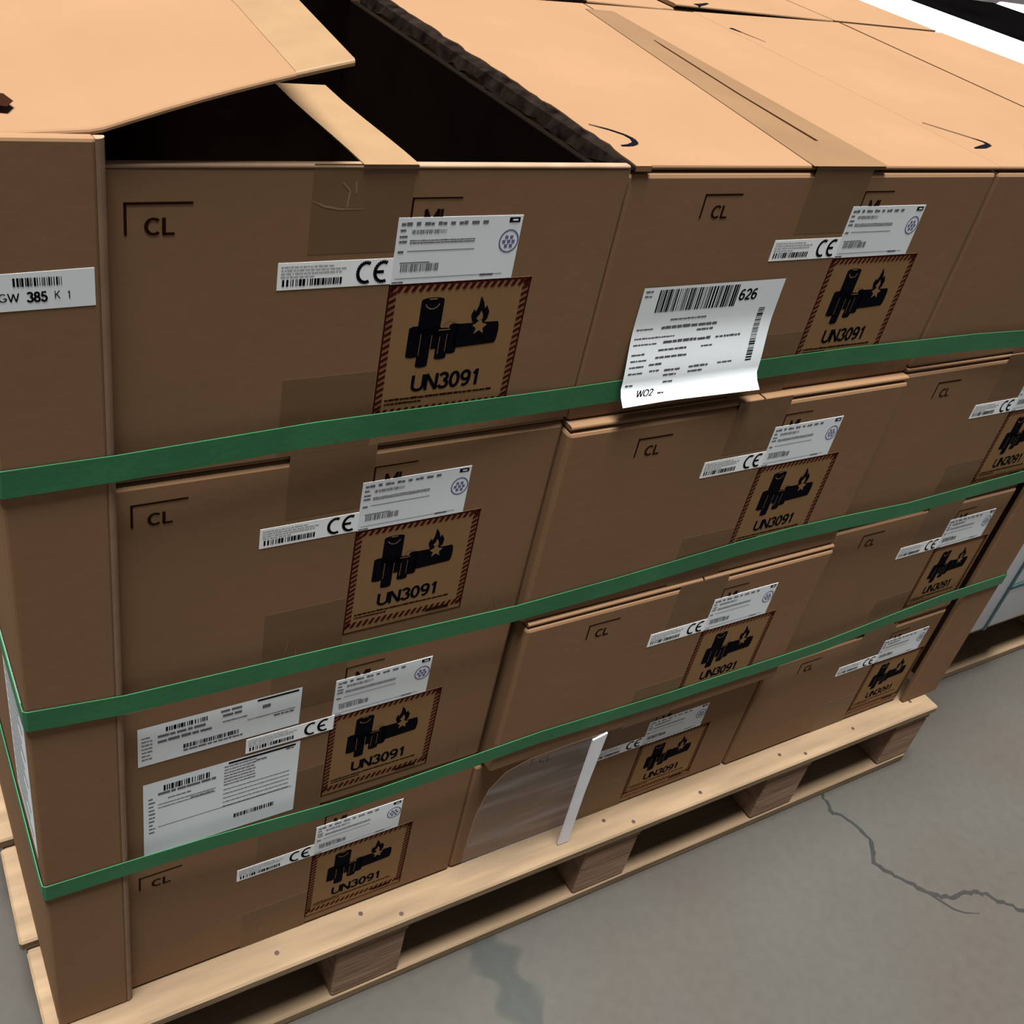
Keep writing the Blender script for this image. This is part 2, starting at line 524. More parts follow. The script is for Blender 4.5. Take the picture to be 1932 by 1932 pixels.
    LAB['tape_wrinkle'] = mb.mesh('tape_wrinkle', M['card_edge'])


build_labels()


def add_front_set(root, h, marks=True, lx=0.0):
    """the printing and stickers every carton of this kind carries; h = carton height, root at the base"""
    k = min(1.0, h / 0.572)

    def stick(name, key, loc=(0, 0, h), **kw):
        o = link(name, LAB[key], root, (loc[0] + lx, loc[1], loc[2]), **kw)
        o.scale.z = k
        return o
    stick('packing_tape', 'tape_top', label='glossy brown packing tape folded over the top edge')
    stick('packing_tape', 'tape_bot', (0, 0, 0), label='glossy brown packing tape folded up from below')
    if marks:
        stick('corner_mark', 'mark_cl')
    stick('corner_mark', 'mark_ml')
    stick('scuff', 'scuff', (0, 0, 0), label='pale scuffs near the bottom edge')
    ce = stick('ce_label', 'ce', label='narrow white label with a CE mark')
    for kk, n in (('ce_mark', 'ce_mark'), ('ce_text', 'fine_print'), ('ce_bars', 'barcode')):
        link(n, LAB[kk], ce)
    ad = stick('part_label', 'ad', label='white label of fine print with a black corner tab')
    for kk, n in (('ad_text', 'fine_print'), ('ad_bars', 'barcode'), ('ad_bars2', 'barcode'), ('ad_flag', 'black_tab'), ('ad_flag2', 'tab_window'), ('ad_emblem', 'round_emblem')):
        link(n, LAB[kk], ad)
    hz = stick('hazard_label', 'hz', label='red-hatched battery hazard label lettered UN3091')
    for kk, n in (('hz_frame', 'label_frame'), ('hz_hatch', 'hatched_border'), ('hz_batt', 'battery_symbol'), ('hz_lines', 'battery_highlights'),
                  ('hz_flame', 'flame_symbol'), ('hz_flame2', 'flame_core'), ('hz_un', 'lettering'), ('hz_fine', 'fine_print')):
        link(n, LAB[kk], hz)


BW = 1.186      # carton width
BD = 1.43       # carton depth
FT = 0.012      # flap thickness


def carton(x, y, zt, zb, label, group=None, w=BW, depth=BD, front=True, lid=True, seam=0.615, skew=None, inset=0.0, marks=True, lcut=0.0, lx=0.0):
    """closed carton: body, two top flaps with a strip of tape over their seam, front stickers. skew = outline of the lid seen from above"""
    h = zt - zb
    root = thing('carton', label, 'carton', (x, y, zb), group or 'brown battery cartons on the pallet')
    hb = h - FT - 0.004
    link('body', MB().box(inset, w, 0, depth, 0, hb).mesh('body', M['card'], 0.010, 2, False), root)
    if lid:
        g = 0.0035
        b0, b1 = 0.005, depth - 0.01
        s0, s1 = seam, seam
        bl, br = depth - 0.01, depth - 0.01
        l0, l1, r0, r1 = inset + 0.004 + lcut, inset + 0.004 + lcut, w - 0.004, w - 0.004
        if skew:
            s0, s1, bl, br, r0, r1 = skew
        sb = bl + (br - bl) * s1 / w
        left = [(l0, b0), (s0 - g, b0), (s1 - g, sb), (l1, bl)]
        right = [(s0 + g, b0), (r0, b0), (r1, br), (s1 + g, sb)]
        link('flap', MB().hexa(left, h - FT, h).mesh('flap', M['card'], 0.005, 2, False, True), root)
        link('flap', MB().hexa(right, h - FT, h).mesh('flap', M['card'], 0.005, 2, False, True), root)
    if front:
        add_front_set(root, h, marks, lx)
    return root


# ================================================================= THE SETTING
def floor():
    mb = MB()
    mb.poly([(-12, -10, 0), (30, -10, 0), (30, 30, 0), (-12, 30, 0)])
    o = link('floor', mb.mesh('floor', M['floor']), None, (0, 0, -FZ), kind='structure', label='grey smooth concrete floor')
    # crack: an uneven dark groove wandering away from the pallet
    pts = [(2.83, -0.08), (2.79, -0.18), (2.83, -0.25), (2.85, -0.36), (2.775, -0.45), (2.83, -0.55), (2.885, -0.64), (2.96, -0.70), (3.06, -0.72), (3.12, -0.745), (3.17, -0.82), (3.23, -0.88), (3.33, -0.95)]
    fine = []
    rnd = random.Random(4)
    for i in range(len(pts) - 1):
        for k in range(5):
            t = k / 5
            j = 0 if k == 0 else 0.009
            fine.append((pts[i][0] * (1 - t) + pts[i + 1][0] * t + rnd.uniform(-j, j), pts[i][1] * (1 - t) + pts[i + 1][1] * t + rnd.uniform(-j, j)))
    wd = [rnd.uniform(0.012, 0.022) for _ in fine]
    mb = MB()
    sides = []
    for i, p in enumerate(fine):
        a, b = fine[max(0, i - 2)], fine[min(len(fine) - 1, i + 2)]
        d = math.hypot(b[0] - a[0], b[1] - a[1]) or 1
        ox, oy = -(b[1] - a[1]) / d * wd[i] / 2, (b[0] - a[0]) / d * wd[i] / 2
        sides.append(((p[0] - ox, p[1] - oy), (p[0] + ox, p[1] + oy)))
    for i in range(len(sides) - 1):
        mb.top([sides[i][0], sides[i + 1][0], sides[i + 1][1], sides[i][1]], 0.0008)
    m = mat_noise('crack_dark', (0.023, 0.022, 0.021), 0.08, 30, 0.9, 0.02)
    link('crack', mb.mesh('crack', m), o, label='dark wandering crack')
    mb = MB()
    br = [(2.885, -0.64), (2.93, -0.74), (2.96, -0.77), (3.02, -0.80)]
    mb.stroke(br, [0.012, 0.010, 0.007, 0.003], lambda q: mb.top(q, 0.0006))
    link('crack', mb.mesh('crack', m), o, label='short side branch of the crack')
    # damp stain with a soft outline
    n = 26
    ax = [(1.08, 0.02), (1.14, -0.12), (1.155, -0.22), (1.15, -0.34), (1.155, -0.50), (1.16, -0.75)]
    me = bpy.data.meshes.new('stain')
    vs, fs, cv = [], [], []
    for i in range(n + 1):
        t = i / n * (len(ax) - 1)
        k = min(int(t), len(ax) - 2)
        u = t - k
        cx, cy = ax[k][0] * (1 - u) + ax[k + 1][0] * u, ax[k][1] * (1 - u) + ax[k + 1][1] * u
        wdt = 0.10 + 0.03 * math.sin(i * 0.9) - 0.05 * i / n
        for j in range(9):
            s = (j - 4) / 4
            vs.append(((cx + s * wdt) * U, cy * U, 0.0005 * U))
            c = max(0, 1 - abs(s + 0.15 * math.sin(i * 1.3))) ** 0.8 * min(1, i / 4) * 0.75
            cv.append(0 if j in (0, 8) else c)
    for i in range(n):
        for j in range(8):
            a = i * 9 + j
            fs.append((a + 9, a + 10, a + 1, a))
    me.from_pydata(vs, [], fs)
    at = me.attributes.new('cover', 'FLOAT', 'POINT')
    for i, c in enumerate(cv):
        at.data[i].value = c
    me.materials.append(M['stain'])
    link('stain', me, o, label='greenish grey damp stain')


floor()


# ================================================================= PALLETS
def pallet(label, x0, x1, y0, zt, n_boards, blocks, group, rows):
    """blocks = list of (x0,x1); origin on the floor at the front-left corner"""
    root = thing('wooden_pallet', label, 'pallet', (x0, y0, -FZ), group)
    rnd = random.Random(int(x1 * 10))
    H = zt + FZ
    L = x1 - x0
    dt, st, sk = 0.040, 0.040, 0.045
    pitch, bw = 0.3635, 0.335
    for k in range(n_boards):
        a = k * pitch
        e0, e1 = rnd.uniform(-0.012, 0.006), rnd.uniform(-0.01, 0.008)
        e0 = (0, -0.012, -0.022, -0.026)[k] if k < 4 else e0
        if k == 0:
            e1 = 0
        mb = MB().hexa([(e0, a), (L + e1, a), (L + e1 * .5, a + bw), (e0 * .5, a + bw)], H - dt, H)
        link('deck_board', mb.mesh('deck_board', M['wood'], 0.006, 1), root)
    dep = (n_boards - 1) * pitch + bw
    for (a, b) in blocks:
        mb = MB().box(a - x0 - 0.0, b - x0 + 0.0, 0.012, dep - 0.012, H - dt - st, H - dt - 0.001)
        link('stringer_board', mb.mesh('stringer_board', M['wood_y'], 0.004, 1), root)
        for (ya, yb) in rows:
            mb = MB().box(a - x0 + 0.006, b - x0 - 0.006, ya, yb, sk, H - dt - st - 0.001)
            link('block', mb.mesh('block', M['wood_block'], 0.006, 1), root)
    for (ya, yb) in rows:
        mb = MB().box(0.02, L - 0.02, ya - 0.004, yb + 0.0, 0, sk - 0.001)
        link('skid_board', mb.mesh('skid_board', M['wood'], 0.005, 1), root)
    return root, H


PX0, PY0, PZ = -0.226, -0.11, -2.318
pal, PH = pallet('long pine pallet carrying the strapped brown cartons', PX0, 3.352, PY0, PZ, 9,
                 [(-0.22, 0.035), (0.575, 0.822), (1.505, 1.748), (2.375, 2.618), (3.135, 3.348)], None,
                 [(0.012, 0.26), (1.45, 1.70), (2.95, 3.20)])
mb = MB()
ns = [(0.675, -0.035), (0.79, -0.085), (1.60, -0.04), (1.70, -0.085), (2.02, -0.075), (2.45, -0.05), (2.56, -0.085), (2.86, -0.06), (3.24, -0.04), (0.40, -0.055)]
for (nx, ny) in ns:
    mb = MB().hexa([(math.cos(a) * 0.0075, math.sin(a) * 0.0075) for a in [i * math.pi / 4 for i in range(8)]], 0, 0.0015)
    link('nail', mb.mesh('nail', M['nail']), pal, (nx - PX0, ny - PY0, PH - 0.0003))
# bark edge and a joint line on the front board
pal2, PH2 = pallet('pine pallet behind at the right under the white-wrapped load', 3.52, 6.40, 0.19, -2.312, 7,
                   [(3.55, 3.80), (4.75, 5.0), (6.12, 6.37)], None, [(0.012, 0.26), (1.10, 1.35), (2.2, 2.45)])

# ================================================================= CARTONS
ZB = PZ + 0.002
# --- left column: the open carton on top
zt1 = [0.0, -0.585, -1.180, -1.755]
X1 = -0.186
DC1 = 1.36


def open_carton():
    zb = zt1[1] + 0.001
    h = -zb
    root = thing('carton', 'open top-layer carton with its left flap bent up and a torn strip of tape', 'carton', (X1, 0, zb), 'brown battery cartons on the pallet')
    t = 0.016
    w = BW
    mb = MB()
    li = 0.026
    mb.box(li, w, 0, t, 0, h - 0.0082)
    mb.box(li, w, DC1 - t, DC1, 0, h - 0.001)
    mb.box(li, li + t, t, DC1 - t, 0, h - 0.001)
    mb.box(w - t, w, t, DC1 - t, 0, h - 0.040)
    mb.box(li + t, w - t, t, DC1 - t, 0, t)
    link('body', mb.mesh('body', M['card']), root)
    # black sheets added on the inner walls to stand in for the cavity's shade
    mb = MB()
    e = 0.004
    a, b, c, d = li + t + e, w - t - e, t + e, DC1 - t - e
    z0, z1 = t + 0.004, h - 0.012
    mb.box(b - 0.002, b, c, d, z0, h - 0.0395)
    mb.box(b - 0.001, w - 0.0005, c, d, h - 0.0398, h - 0.0380)  # added black cap darkens the lit top of the right wall
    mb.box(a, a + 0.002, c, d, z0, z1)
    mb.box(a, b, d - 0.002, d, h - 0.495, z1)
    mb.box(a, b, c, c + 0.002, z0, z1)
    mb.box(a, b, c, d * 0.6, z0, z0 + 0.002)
    link('cavity_shade', mb.mesh('cavity_shade', M['cavity_shade']), root, label='black sheets standing in for the shade inside the open carton')
    # left flap: lies over the end cover, then bends upward
    zc = 0.060
    th = 0.009
    kx = 0.0 - X1
    n = 8
    prof = [(0.002, h + 0.045), (kx - 0.02, h + zc - 0.004)]
    for i in range(n + 1):
        u = i / n
        prof.append((kx + u * 0.384, h + zc + u * 0.112 + 0.006 * math.sin(u * math.pi)))
    mb = MB()
    ys = [0.0, 0.0015, 0.005, 0.2, 0.4, 0.7, 1.0, DC1 - 0.02]
    drop = {0: 0.005, 1: 0.002}
    nv = len(prof)

    def wid(p, y):
        k = max(0, (p[0] - kx) / 0.392)
        return p[0] + 0.05 * k * min(1, y / 0.4)
    for jj, yy in enumerate(ys):
        for p in prof:
            mb.v.append((wid(p, yy), yy - 0.012, p[1] - drop.get(jj, 0)))
    for yy in ys:
        for p in prof:
            mb.v.append((wid(p, yy), yy - 0.012, p[1] - th))
    N = nv * len(ys)
    for j in range(len(ys) - 1):
        for i in range(nv - 1):
            q = j * nv + i
            mb.f.append((q, q + 1, q + 1 + nv, q + nv))
            mb.f.append((N + q + nv, N + q + 1 + nv, N + q + 1, N + q))
    for i in range(nv - 1):
        mb.f.append((N + i, N + i + 1, i + 1, i))
        q = (len(ys) - 1) * nv + i
        mb.f.append((q, q + 1, N + q + 1, N + q))
    for j in range(len(ys) - 1):
        q = j * nv
        mb.f.append((q + nv, q, N + q, N + q + nv)[::-1] if False else (N + q + nv, N + q, q, q + nv)[::-1])
        q = j * nv + nv - 1
        mb.f.append((q, N + q, N + q + nv, q + nv)[::-1] if False else (q + nv, q, N + q, N + q + nv)[::-1])
    me = mb.mesh('flap', M['card'])
    bm = bmesh.new()
    bm.from_mesh(me)
    bmesh.ops.recalc_face_normals(bm, faces=bm.faces[:])
    bm.to_mesh(me)
    bm.free()
    fl = link('flap', me, root, label='left top flap lying over the end cover and bent upward')
    # torn half of the tape still on the flap edge
    mb = MB()
    i0 = nv - 3
    for j in range(len(ys) - 1):
        for i in range(i0, nv - 1):
            q = []
            for (ii, jj) in ((i, j), (i + 1, j), (i + 1, j + 1), (i, j + 1)):
                v = mb_v(prof, ys, wid, ii, jj)
                q.append((v[0], v[1], v[2] + 0.0008 - drop.get(jj, 0)))
            mb.poly(q)
    link('packing_tape', mb.mesh('packing_tape', M['tape_pale']), fl, label='pale tape torn along its middle on the flap edge')
    # the other half bridges the opening
    mb = MB()
    xs = (0.424 - X1, 0.530 - X1)
    yy = [-0.003, 0.06, 0.14, 0.24, 0.34, 0.43]
    zz = [h + 0.0016, h + 0.002, h + 0.001, h - 0.001, h - 0.002, h + 0.000]
    for k in range(len(yy) - 1):
        mb.poly([(xs[0], yy[k], zz[k]), (xs[1], yy[k], zz[k]), (xs[1], yy[k + 1], zz[k + 1]), (xs[0], yy[k + 1], zz[k + 1])])
        mb.poly([(xs[0], yy[k + 1], zz[k + 1] - .002), (xs[1], yy[k + 1], zz[k + 1] - .002), (xs[1], yy[k], zz[k] - .002), (xs[0], yy[k], zz[k] - .002)])
    link('packing_tape', mb.mesh('packing_tape', M['tape_pale']), root, label='pale torn strip of tape reaching into the open top')
    # pale top rim of the front wall
    link('rim', MB().box(li, w, -0.001, t + 0.002, h - 0.0080, h).mesh('rim', M['card_edge'], 0.0038, 3), root, label='pale cut edge of the front wall')
    link('tape_wrinkle', LAB['tape_wrinkle'], root, (0, 0, h))
    add_front_set(root, h)


def mb_v(prof, ys, wid, i, j):
    p = prof[i]
    return (wid(p, ys[j]), ys[j] - 0.012, p[1])


open_carton()
l3c1 = carton(X1, 0, zt1[1], zt1[2] + .001, 'second-layer carton directly below the open carton', inset=0.026)
l2c1 = carton(X1, 0, zt1[2], zt1[3] + .001, 'third-layer carton carrying two white document labels', inset=0.026, marks=False)
l1c1 = carton(X1, 0, zt1[3], ZB, 'bottom-layer carton below the one with two document labels', inset=0.026)

# --- middle column
X2 = 1.004
zt2 = [0.0, -0.600, -1.210, -1.802]
l4c2 = carton(X2, 0, zt2[0], zt2[1] + .001, 'top-layer carton with a large white shipping label', depth=1.34, lcut=0.036,
              skew=(0.634, 0.815, 1.335, 1.44, 1.1935, 1.31))
l3c2 = carton(X2 - 0.003, -0.030, zt2[1], zt2[2] + .001, 'second-layer carton jutting out below the shipping-label carton')
l2c2 = carton(X2 + 0.016, -0.044, zt2[2], zt2[3] + .001, 'third-layer middle carton, thin lit edge along its top', w=1.169)
l1c2 = carton(X2 - 0.002, 0, zt2[3], ZB, 'bottom-layer middle carton behind the clear pouch')

# --- right column
X3 = 2.196
zt3 = [0.0, -0.590, -1.175, -1.775]
l4c3 = carton(X3, 0.0, zt3[0], zt3[1] + .001, 'top-layer carton at the right edge beside the shipping-label carton', depth=1.40, lid=False)
h43 = zt3[0] - zt3[1] - .001
LF = [(0.0025, 0.005), (0.728, 0.005), (0.928, 1.52), (0.1205, 1.45)]
link('flap', MB().hexa(LF, h43 - FT, h43).mesh('flap', M['card'], 0.005, 2, False, True), l4c3)
RF = [(0.741, 0.005), (1.230, 0.005), (1.205, 1.25), (0.944, 1.52)]
link('flap', MB().hexa(RF, [h43 - FT, h43 + .042, h43 + .042, h43 - FT], [h43, h43 + .054, h43 + .054, h43]).mesh('flap', M['card'], 0.005, 2, False, True), l4c3)
l3c3 = carton(X3 - 0.004, -0.008, zt3[1], zt3[2] + .001, 'second-layer carton at the right, cut by the frame edge', lx=-0.040, w=0.986)
l2c3 = carton(X3 - 0.004, -0.008, zt3[2], zt3[3] + .001, 'third-layer carton beside the right end cover', lx=-0.040, w=0.986)
l1c3 = carton(X3 - 0.004, -0.008, zt3[3], ZB, 'bottom-layer carton beside the right end cover', lx=-0.034, w=0.986)

# --- top flaps tape and ink marks on the shipping-label carton
h42 = zt2[0] - zt2[1] - .001
mb = MB()
tp = [(0.507, 0.756, -0.003), (0.768, 0.880, 1.33)]
nseg = 8
for k in range(nseg):
    q = []
    for (s, kk) in ((0, k), (1, k), (1, k + 1), (0, k + 1)):
        u = kk / nseg
        q.append((tp[0][s] * (1 - u) + tp[1][s] * u, tp[0][2] * (1 - u) + tp[1][2] * u, h42 + 0.0015))
    mb.poly(q)
link('packing_tape', mb.mesh('packing_tape', M['tape']), l4c2, label='brown tape along the seam of the top flaps')
mb = MB()
mb.stroke([(0.672, 0.16), (0.715, 0.50), (0.787, 0.93), (0.80, 1.0)], [0.010, 0.007, 0.007, 0.003], lambda q: mb.top(q, h42 + 0.0024))
link('seam_line', mb.mesh('seam_line', M['brown_ink']), l4c2, label='dark seam showing under the tape')


def ink(root, pts, w, h):
    mb = MB()
    mb.stroke(pts, w, lambda q: mb.top(q, h + 0.0016))
    link('ink_mark', mb.mesh('ink_mark', M['ink']), root)


ink(l4c2, [(0.048, 0.236), (0.082, 0.205), (0.102, 0.175), (0.106, 0.150), (0.096, 0.125), (0.072, 0.112), (0.045, 0.108)], [.004, .007, .008, .012, .014, .012, .005], h42)
ink(l4c2, [(1.32, 1.25), (1.33, 1.20), (1.347, 1.097)], [.02, .006, .003], h42)
ink(l4c3, [(0.063, 0.328), (0.136, 0.215), (0.154, 0.184), (0.150, 0.160), (0.100, 0.142), (0.052, 0.132)], [.005, .006, .010, .016, .020, .006], h43)
# torn paper edge on the left side of the lid: ragged lit paper, fibre beneath with its shade painted near-black
M['torn'] = mat_noise('shade_painted_torn_kraft', (0.005, 0.003, 0.0025), 0.4, 60, 0.95, 0.0, (1, 1, 1), 0, 200, (0.016, 0.011, 0.009))
mb, mf = MB(), MB()
rnd = random.Random(3)
edge, low = [], []
n = 44
for i in range(n + 1):
    u = i / n
    k = min(1, u * 9)
    y = -0.003 + u * 1.33
    edge.append((0.006 + (0.016 + rnd.uniform(-0.006, 0.006)) * k + 0.012 * u, y))
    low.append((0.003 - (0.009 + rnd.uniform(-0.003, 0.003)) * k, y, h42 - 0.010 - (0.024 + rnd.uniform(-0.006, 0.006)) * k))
for i in range(n):
    mb.hexa([edge[i], (0.046, edge[i][1]), (0.046, edge[i + 1][1]), edge[i + 1]], h42 - FT * 0.9, h42 + 0.0006)
    a, b = (edge[i][0] + .001, edge[i][1], h42 - 0.002), (edge[i + 1][0] + .001, edge[i + 1][1], h42 - 0.002)
    c, d = (0.003, edge[i + 1][1], h42 - 0.009), (0.003, edge[i][1], h42 - 0.009)
    mf.poly([a, d, c, b])
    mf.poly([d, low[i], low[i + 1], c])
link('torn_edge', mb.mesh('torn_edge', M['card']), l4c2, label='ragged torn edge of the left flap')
link('torn_fibre_shade', mf.mesh('torn_fibre_shade', M['torn']), l4c2, label='torn fibre under the flap edge with painted-in shade')


# --- big white labels
def printed_sheet(root, name, lab, x0, x1, z0, z1, off, rows, bars, texts, extra=None, curl=None):
    nx, nz = 10, 16
    mb = MB()

    def yat(z, x=0.5):
        return (curl(z, x) if curl else 0.0) - off
    for k in range(nz + 1):
        for i in range(nx + 1):
            xx, zz = x0 + (x1 - x0) * i / nx, z0 + (z1 - z0) * k / nz
            mb.v.append((xx, yat(zz, i / nx), zz))
    for k in range(nz):
        for i in range(nx):
            q = k * (nx + 1) + i
            mb.f.append((q, q + 1, q + nx + 2, q + nx + 1))
    o = link(name, mb.mesh(name, M['paper'], 0, 1, True), root, label=lab)
    y = -off - D * 0.6
    if rows:
        mb = MB()
        for i, (a, b, z, hh) in enumerate(rows):
            add_fine_line(mb, a, b, z, hh, y + (curl(z, .5) if curl else 0), 200 + i + int(x0 * 100), 0.2)
        link('fine_print', mb.mesh('fine_print', M['grey_ink']), o)
    for i, (a, b, c, d, n) in enumerate(bars):
        mb = MB()
        if n > 0:
            add_bars(mb, a, b, c, d, y + (curl(c, .5) if curl else 0), n, 60 + i)
        elif n < 0:          # barcode standing on its side
            rr = random.Random(5)
            z = c
            while z < d:
                t = (d - c) / -n * rr.choice([.3, .5, .9])
                mb.rect(a, b, z, min(d, z + t), y + (curl(z, .9) if curl else 0))
                z += t + (d - c) / -n * rr.choice([.3, .6])
        else:
            mb.rect(a, b, c, d, y)
        nm = 'barcode' if n else 'heading_bar'
        link(nm, mb.mesh(nm, M['ink']), o)
    if texts:
        mb = MB()
        for (s, a, z, hh, w) in texts:
            add_text(mb, s, a, z, hh, y + (curl(z, .5) if curl else 0), w, 0.02)
        link('lettering', mb.mesh('lettering', M['ink']), o)
    return o


def curl42(z, x):
    zz = z - h42
    t = max(0.0, min(1.0, (-0.36 - zz) / 0.16))
    u = max(0.0, (-0.515 - zz) / 0.037)
    return -0.016 * t * t * (3 - 2 * t) - 0.026 * u ** 1.6 * (0.75 + 0.5 * abs(x - 0.35))


H = h42
printed_sheet(l4c2, 'shipping_label', 'large white shipping label with its lower edge curling out over the strap',
              0.118, 0.548, H - 0.552, H - 0.270, 0.003,
              [(0.22, 0.33, H - .355, .004), (0.128, 0.18, H - .375, .004), (0.20, 0.37, H - .376, .008), (0.31, 0.36, H - .388, .006), (0.128, 0.245, H - .397, .004),
               (0.128, 0.20, H - .412, .004), (0.215, 0.36, H - .412, .008), (0.375, 0.46, H - .411, .006), (0.128, 0.17, H - .436, .005), (0.205, 0.29, H - .430, .006), (0.335, 0.37, H - .430, .005),
               (0.128, 0.175, H - .451, .005), (0.20, 0.30, H - .448, .006), (0.128, 0.17, H - .466, .005), (0.185, 0.225, H - .464, .006),
               (0.128, 0.175, H - .482, .005), (0.19, 0.22, H - .480, .005), (0.235, 0.285, H - .482, .006), (0.31, 0.37, H - .480, .006), (0.40, 0.45, H - .478, .005),
               (0.235, 0.275, H - .494, .005), (0.31, 0.355, H - .492, .006), (0.24, 0.275, H - .512, .005), (0.128, 0.15, H - .512, .005), (0.225, 0.25, H - .536, .006),
               (0.125, 0.15, H - .282, .005), (0.125, 0.145, H - .293, .004)],
              [(0.165, 0.405, H - .332, H - .277, 44), (0.492, 0.512, H - .480, H - .340, -30)],
              [('626', 0.412, H - .318, 0.028, 0.058), ('WO2', 0.160, H - .538, 0.020, 0.050)], None, curl42)

h21 = zt1[2] - zt1[3] - .001
H = h21
printed_sheet(l2c1, 'document_label', 'upper white document label with a black heading bar', 0.218, 0.602, H - 0.212, H - 0.084, D * 1.2,
              [(0.226, 0.25, H - .120 - i * .012, .004) for i in range(7)] +
              [(0.262, 0.375, H - .128, .008), (0.262, 0.385, H - .146, .009), (0.405, 0.455, H - .100, .008), (0.41, 0.455, H - .116, .008), (0.41, 0.47, H - .134, .004),
               (0.505, 0.525, H - .122, .012), (0.32, 0.46, H - .196, .006), (0.47, 0.59, H - .150, .003), (0.535, 0.585, H - .160, .006)],
              [(0.280, 0.376, H - .112, H - .098, 16), (0.320, 0.450, H - .186, H - .172, 34), (0.492, 0.594, H - .0945, H - .0885, 0)], None)
printed_sheet(l2c1, 'document_label', 'lower white document label, its lower part blank', 0.228, 0.612, H - 0.551, H - 0.279, D * 1.2,
              [(0.262, 0.40, H - .330, .010), (0.285, 0.34, H - .350, .004), (0.262, 0.40, H - .366, .003), (0.262, 0.40, H - .378, .003), (0.34, 0.40, H - .374, .004)] +
              [(0.240, 0.255, H - .340 - i * .014, .005) for i in range(10)] +
              [(0.42, 0.50, H - .300 - i * .011, .004) for i in range(7)] + [(0.42, 0.59, H - .384 - i * .016, .003) for i in range(5)] + [(0.50, 0.53, H - .308, .006), (0.575, 0.60, H - .298, .006)],
              [(0.275, 0.385, H - .318, H - .298, 18), (0.450, 0.555, H - .505, H - .490, 24), (0.430, 0.600, H - .2905, H - .284, 0), (0.262, 0.60, H - .4495, H - .448, 0)], None)
# the CE sticker of this carton lies over the upper document label
for ch in l2c1.children:
    if ch.name.startswith('ce_label'):
        ch.location.y = -D * 2.2 * U
        ch.location.z -= 0.045 * U
        ch.location.x += 0.0

# ================================================================= back row (only the tops of its upper layer show)
for (bx, by0, by1, lab) in ((X1, 1.39, 2.80, 'back-row carton behind the open carton'),
                            (X2, 1.45, 2.84, 'top back-row carton beyond the shipping-label carton, dark gap before it'),
                            (X3, 1.55, 2.96, 'top back-row carton at the far right beside the white load')):
    for lv in range(4):
        zt, zb = zt1[lv], (zt1[lv + 1] + .001 if lv < 3 else ZB)
        first = lv == 0
        if not first:
            lab2 = 'plain hidden carton of the back row, %s layer, behind the %s column' % (('top', 'second', 'third', 'bottom')[lv], 'left' if bx == X1 else 'middle' if bx == X2 else 'right')
        c = carton(bx, by0 if first else 1.55, zt, zb, lab if first else lab2, None if first else 'hidden back-row cartons', depth=(by1 - by0) if first else 1.38, front=False, inset=0.026 if bx == X1 else 0.0,
                   lid=first and bx != X3, skew=((0.81, 0.90, by1 - by0 - .01, by1 - by0 - .01, BW - .004, BW) if first and bx == X2 else None))
        if first and bx == X3:
            hh = zt - zb
            ink(c, [(0.225, 0.01), (0.27, 0.03), (0.32, 0.06)], [.028, .02, .010], hh)
            dd = by1 - by0
            link('flap', MB().hexa([(0.12, 0.0), (0.931, 0.0), (0.99, dd), (0.12, dd)], hh - FT, hh).mesh('flap', M['card'], 0.005, 2, False, True), c)
            link('flap', MB().hexa([(0.939, 0.0), (1.205, -0.27), (1.29, dd), (1.0, dd)], [hh - FT, hh + .042, hh + .042, hh - FT], [hh, hh + .054, hh + .054, hh]).mesh('flap', M['card'], 0.005, 2, False, True), c)
        if first and bx == X2:
            hh = zt - zb
            mb = MB().top([(0.74, 0.0), (0.86, 0.0), (0.94, 1.3), (0.84, 1.3)], hh + .0015)
            link('packing_tape', mb.mesh('packing_tape', M['tape']), c)

# ================================================================= END COVERS (tall cardboard caps around both ends of the stack)
CT = 0.022


def end_cover(name_label, side, label_bits):
    zb, zt = PZ + 0.001, (0.048 if side < 0 else 0.018)
    h = zt - zb
    if side < 0:
        ox = -0.190
        root = thing('end_cover', name_label, 'cover', (ox, -0.028, zb))
        link('front_panel', MB().box(0.0, 0.176, 0.0, CT, 0, h).mesh('front_panel', M['card'], 0.006, 2), root)
        link('side_panel', MB().box(0.0, CT, CT, 2.95, 0, h).mesh('side_panel', M['card'], 0.004, 1), root)
        n = 10
        pts = [(0.176 + 0.014 * math.sin(math.radians(a)), 0.0130 - 0.0135 * math.cos(math.radians(a))) for a in range(0, 181, 18)]
        pts += [(0.1745, 0.0265), (0.1745, -0.0005)]
        link('folded_edge', MB().hexa(pts, 0.001, h - 0.001).mesh('folded_edge', M['card_edge'], 0, 1, False), root, label='paler folded edge of the end cover')
    else:
        ox = 3.197
        root = thing('end_cover', name_label, 'cover', (ox, -0.034, zb))
        link('front_panel', MB().box(0.0, 0.221, 0.0, CT, 0, h).mesh('front_panel', M['card'], 0.006, 2), root)
        link('side_panel', MB().box(0.221 - CT, 0.221, CT, 2.95, 0, h).mesh('side_panel', M['card'], 0.004, 1), root)
    return root, h


ecl, hc = end_cover('tall cardboard end cover with a weight label at the left end of the stack', -1, None)
ecr, _ = end_cover('tall plain cardboard end cover at the right end of the stack', 1, None)
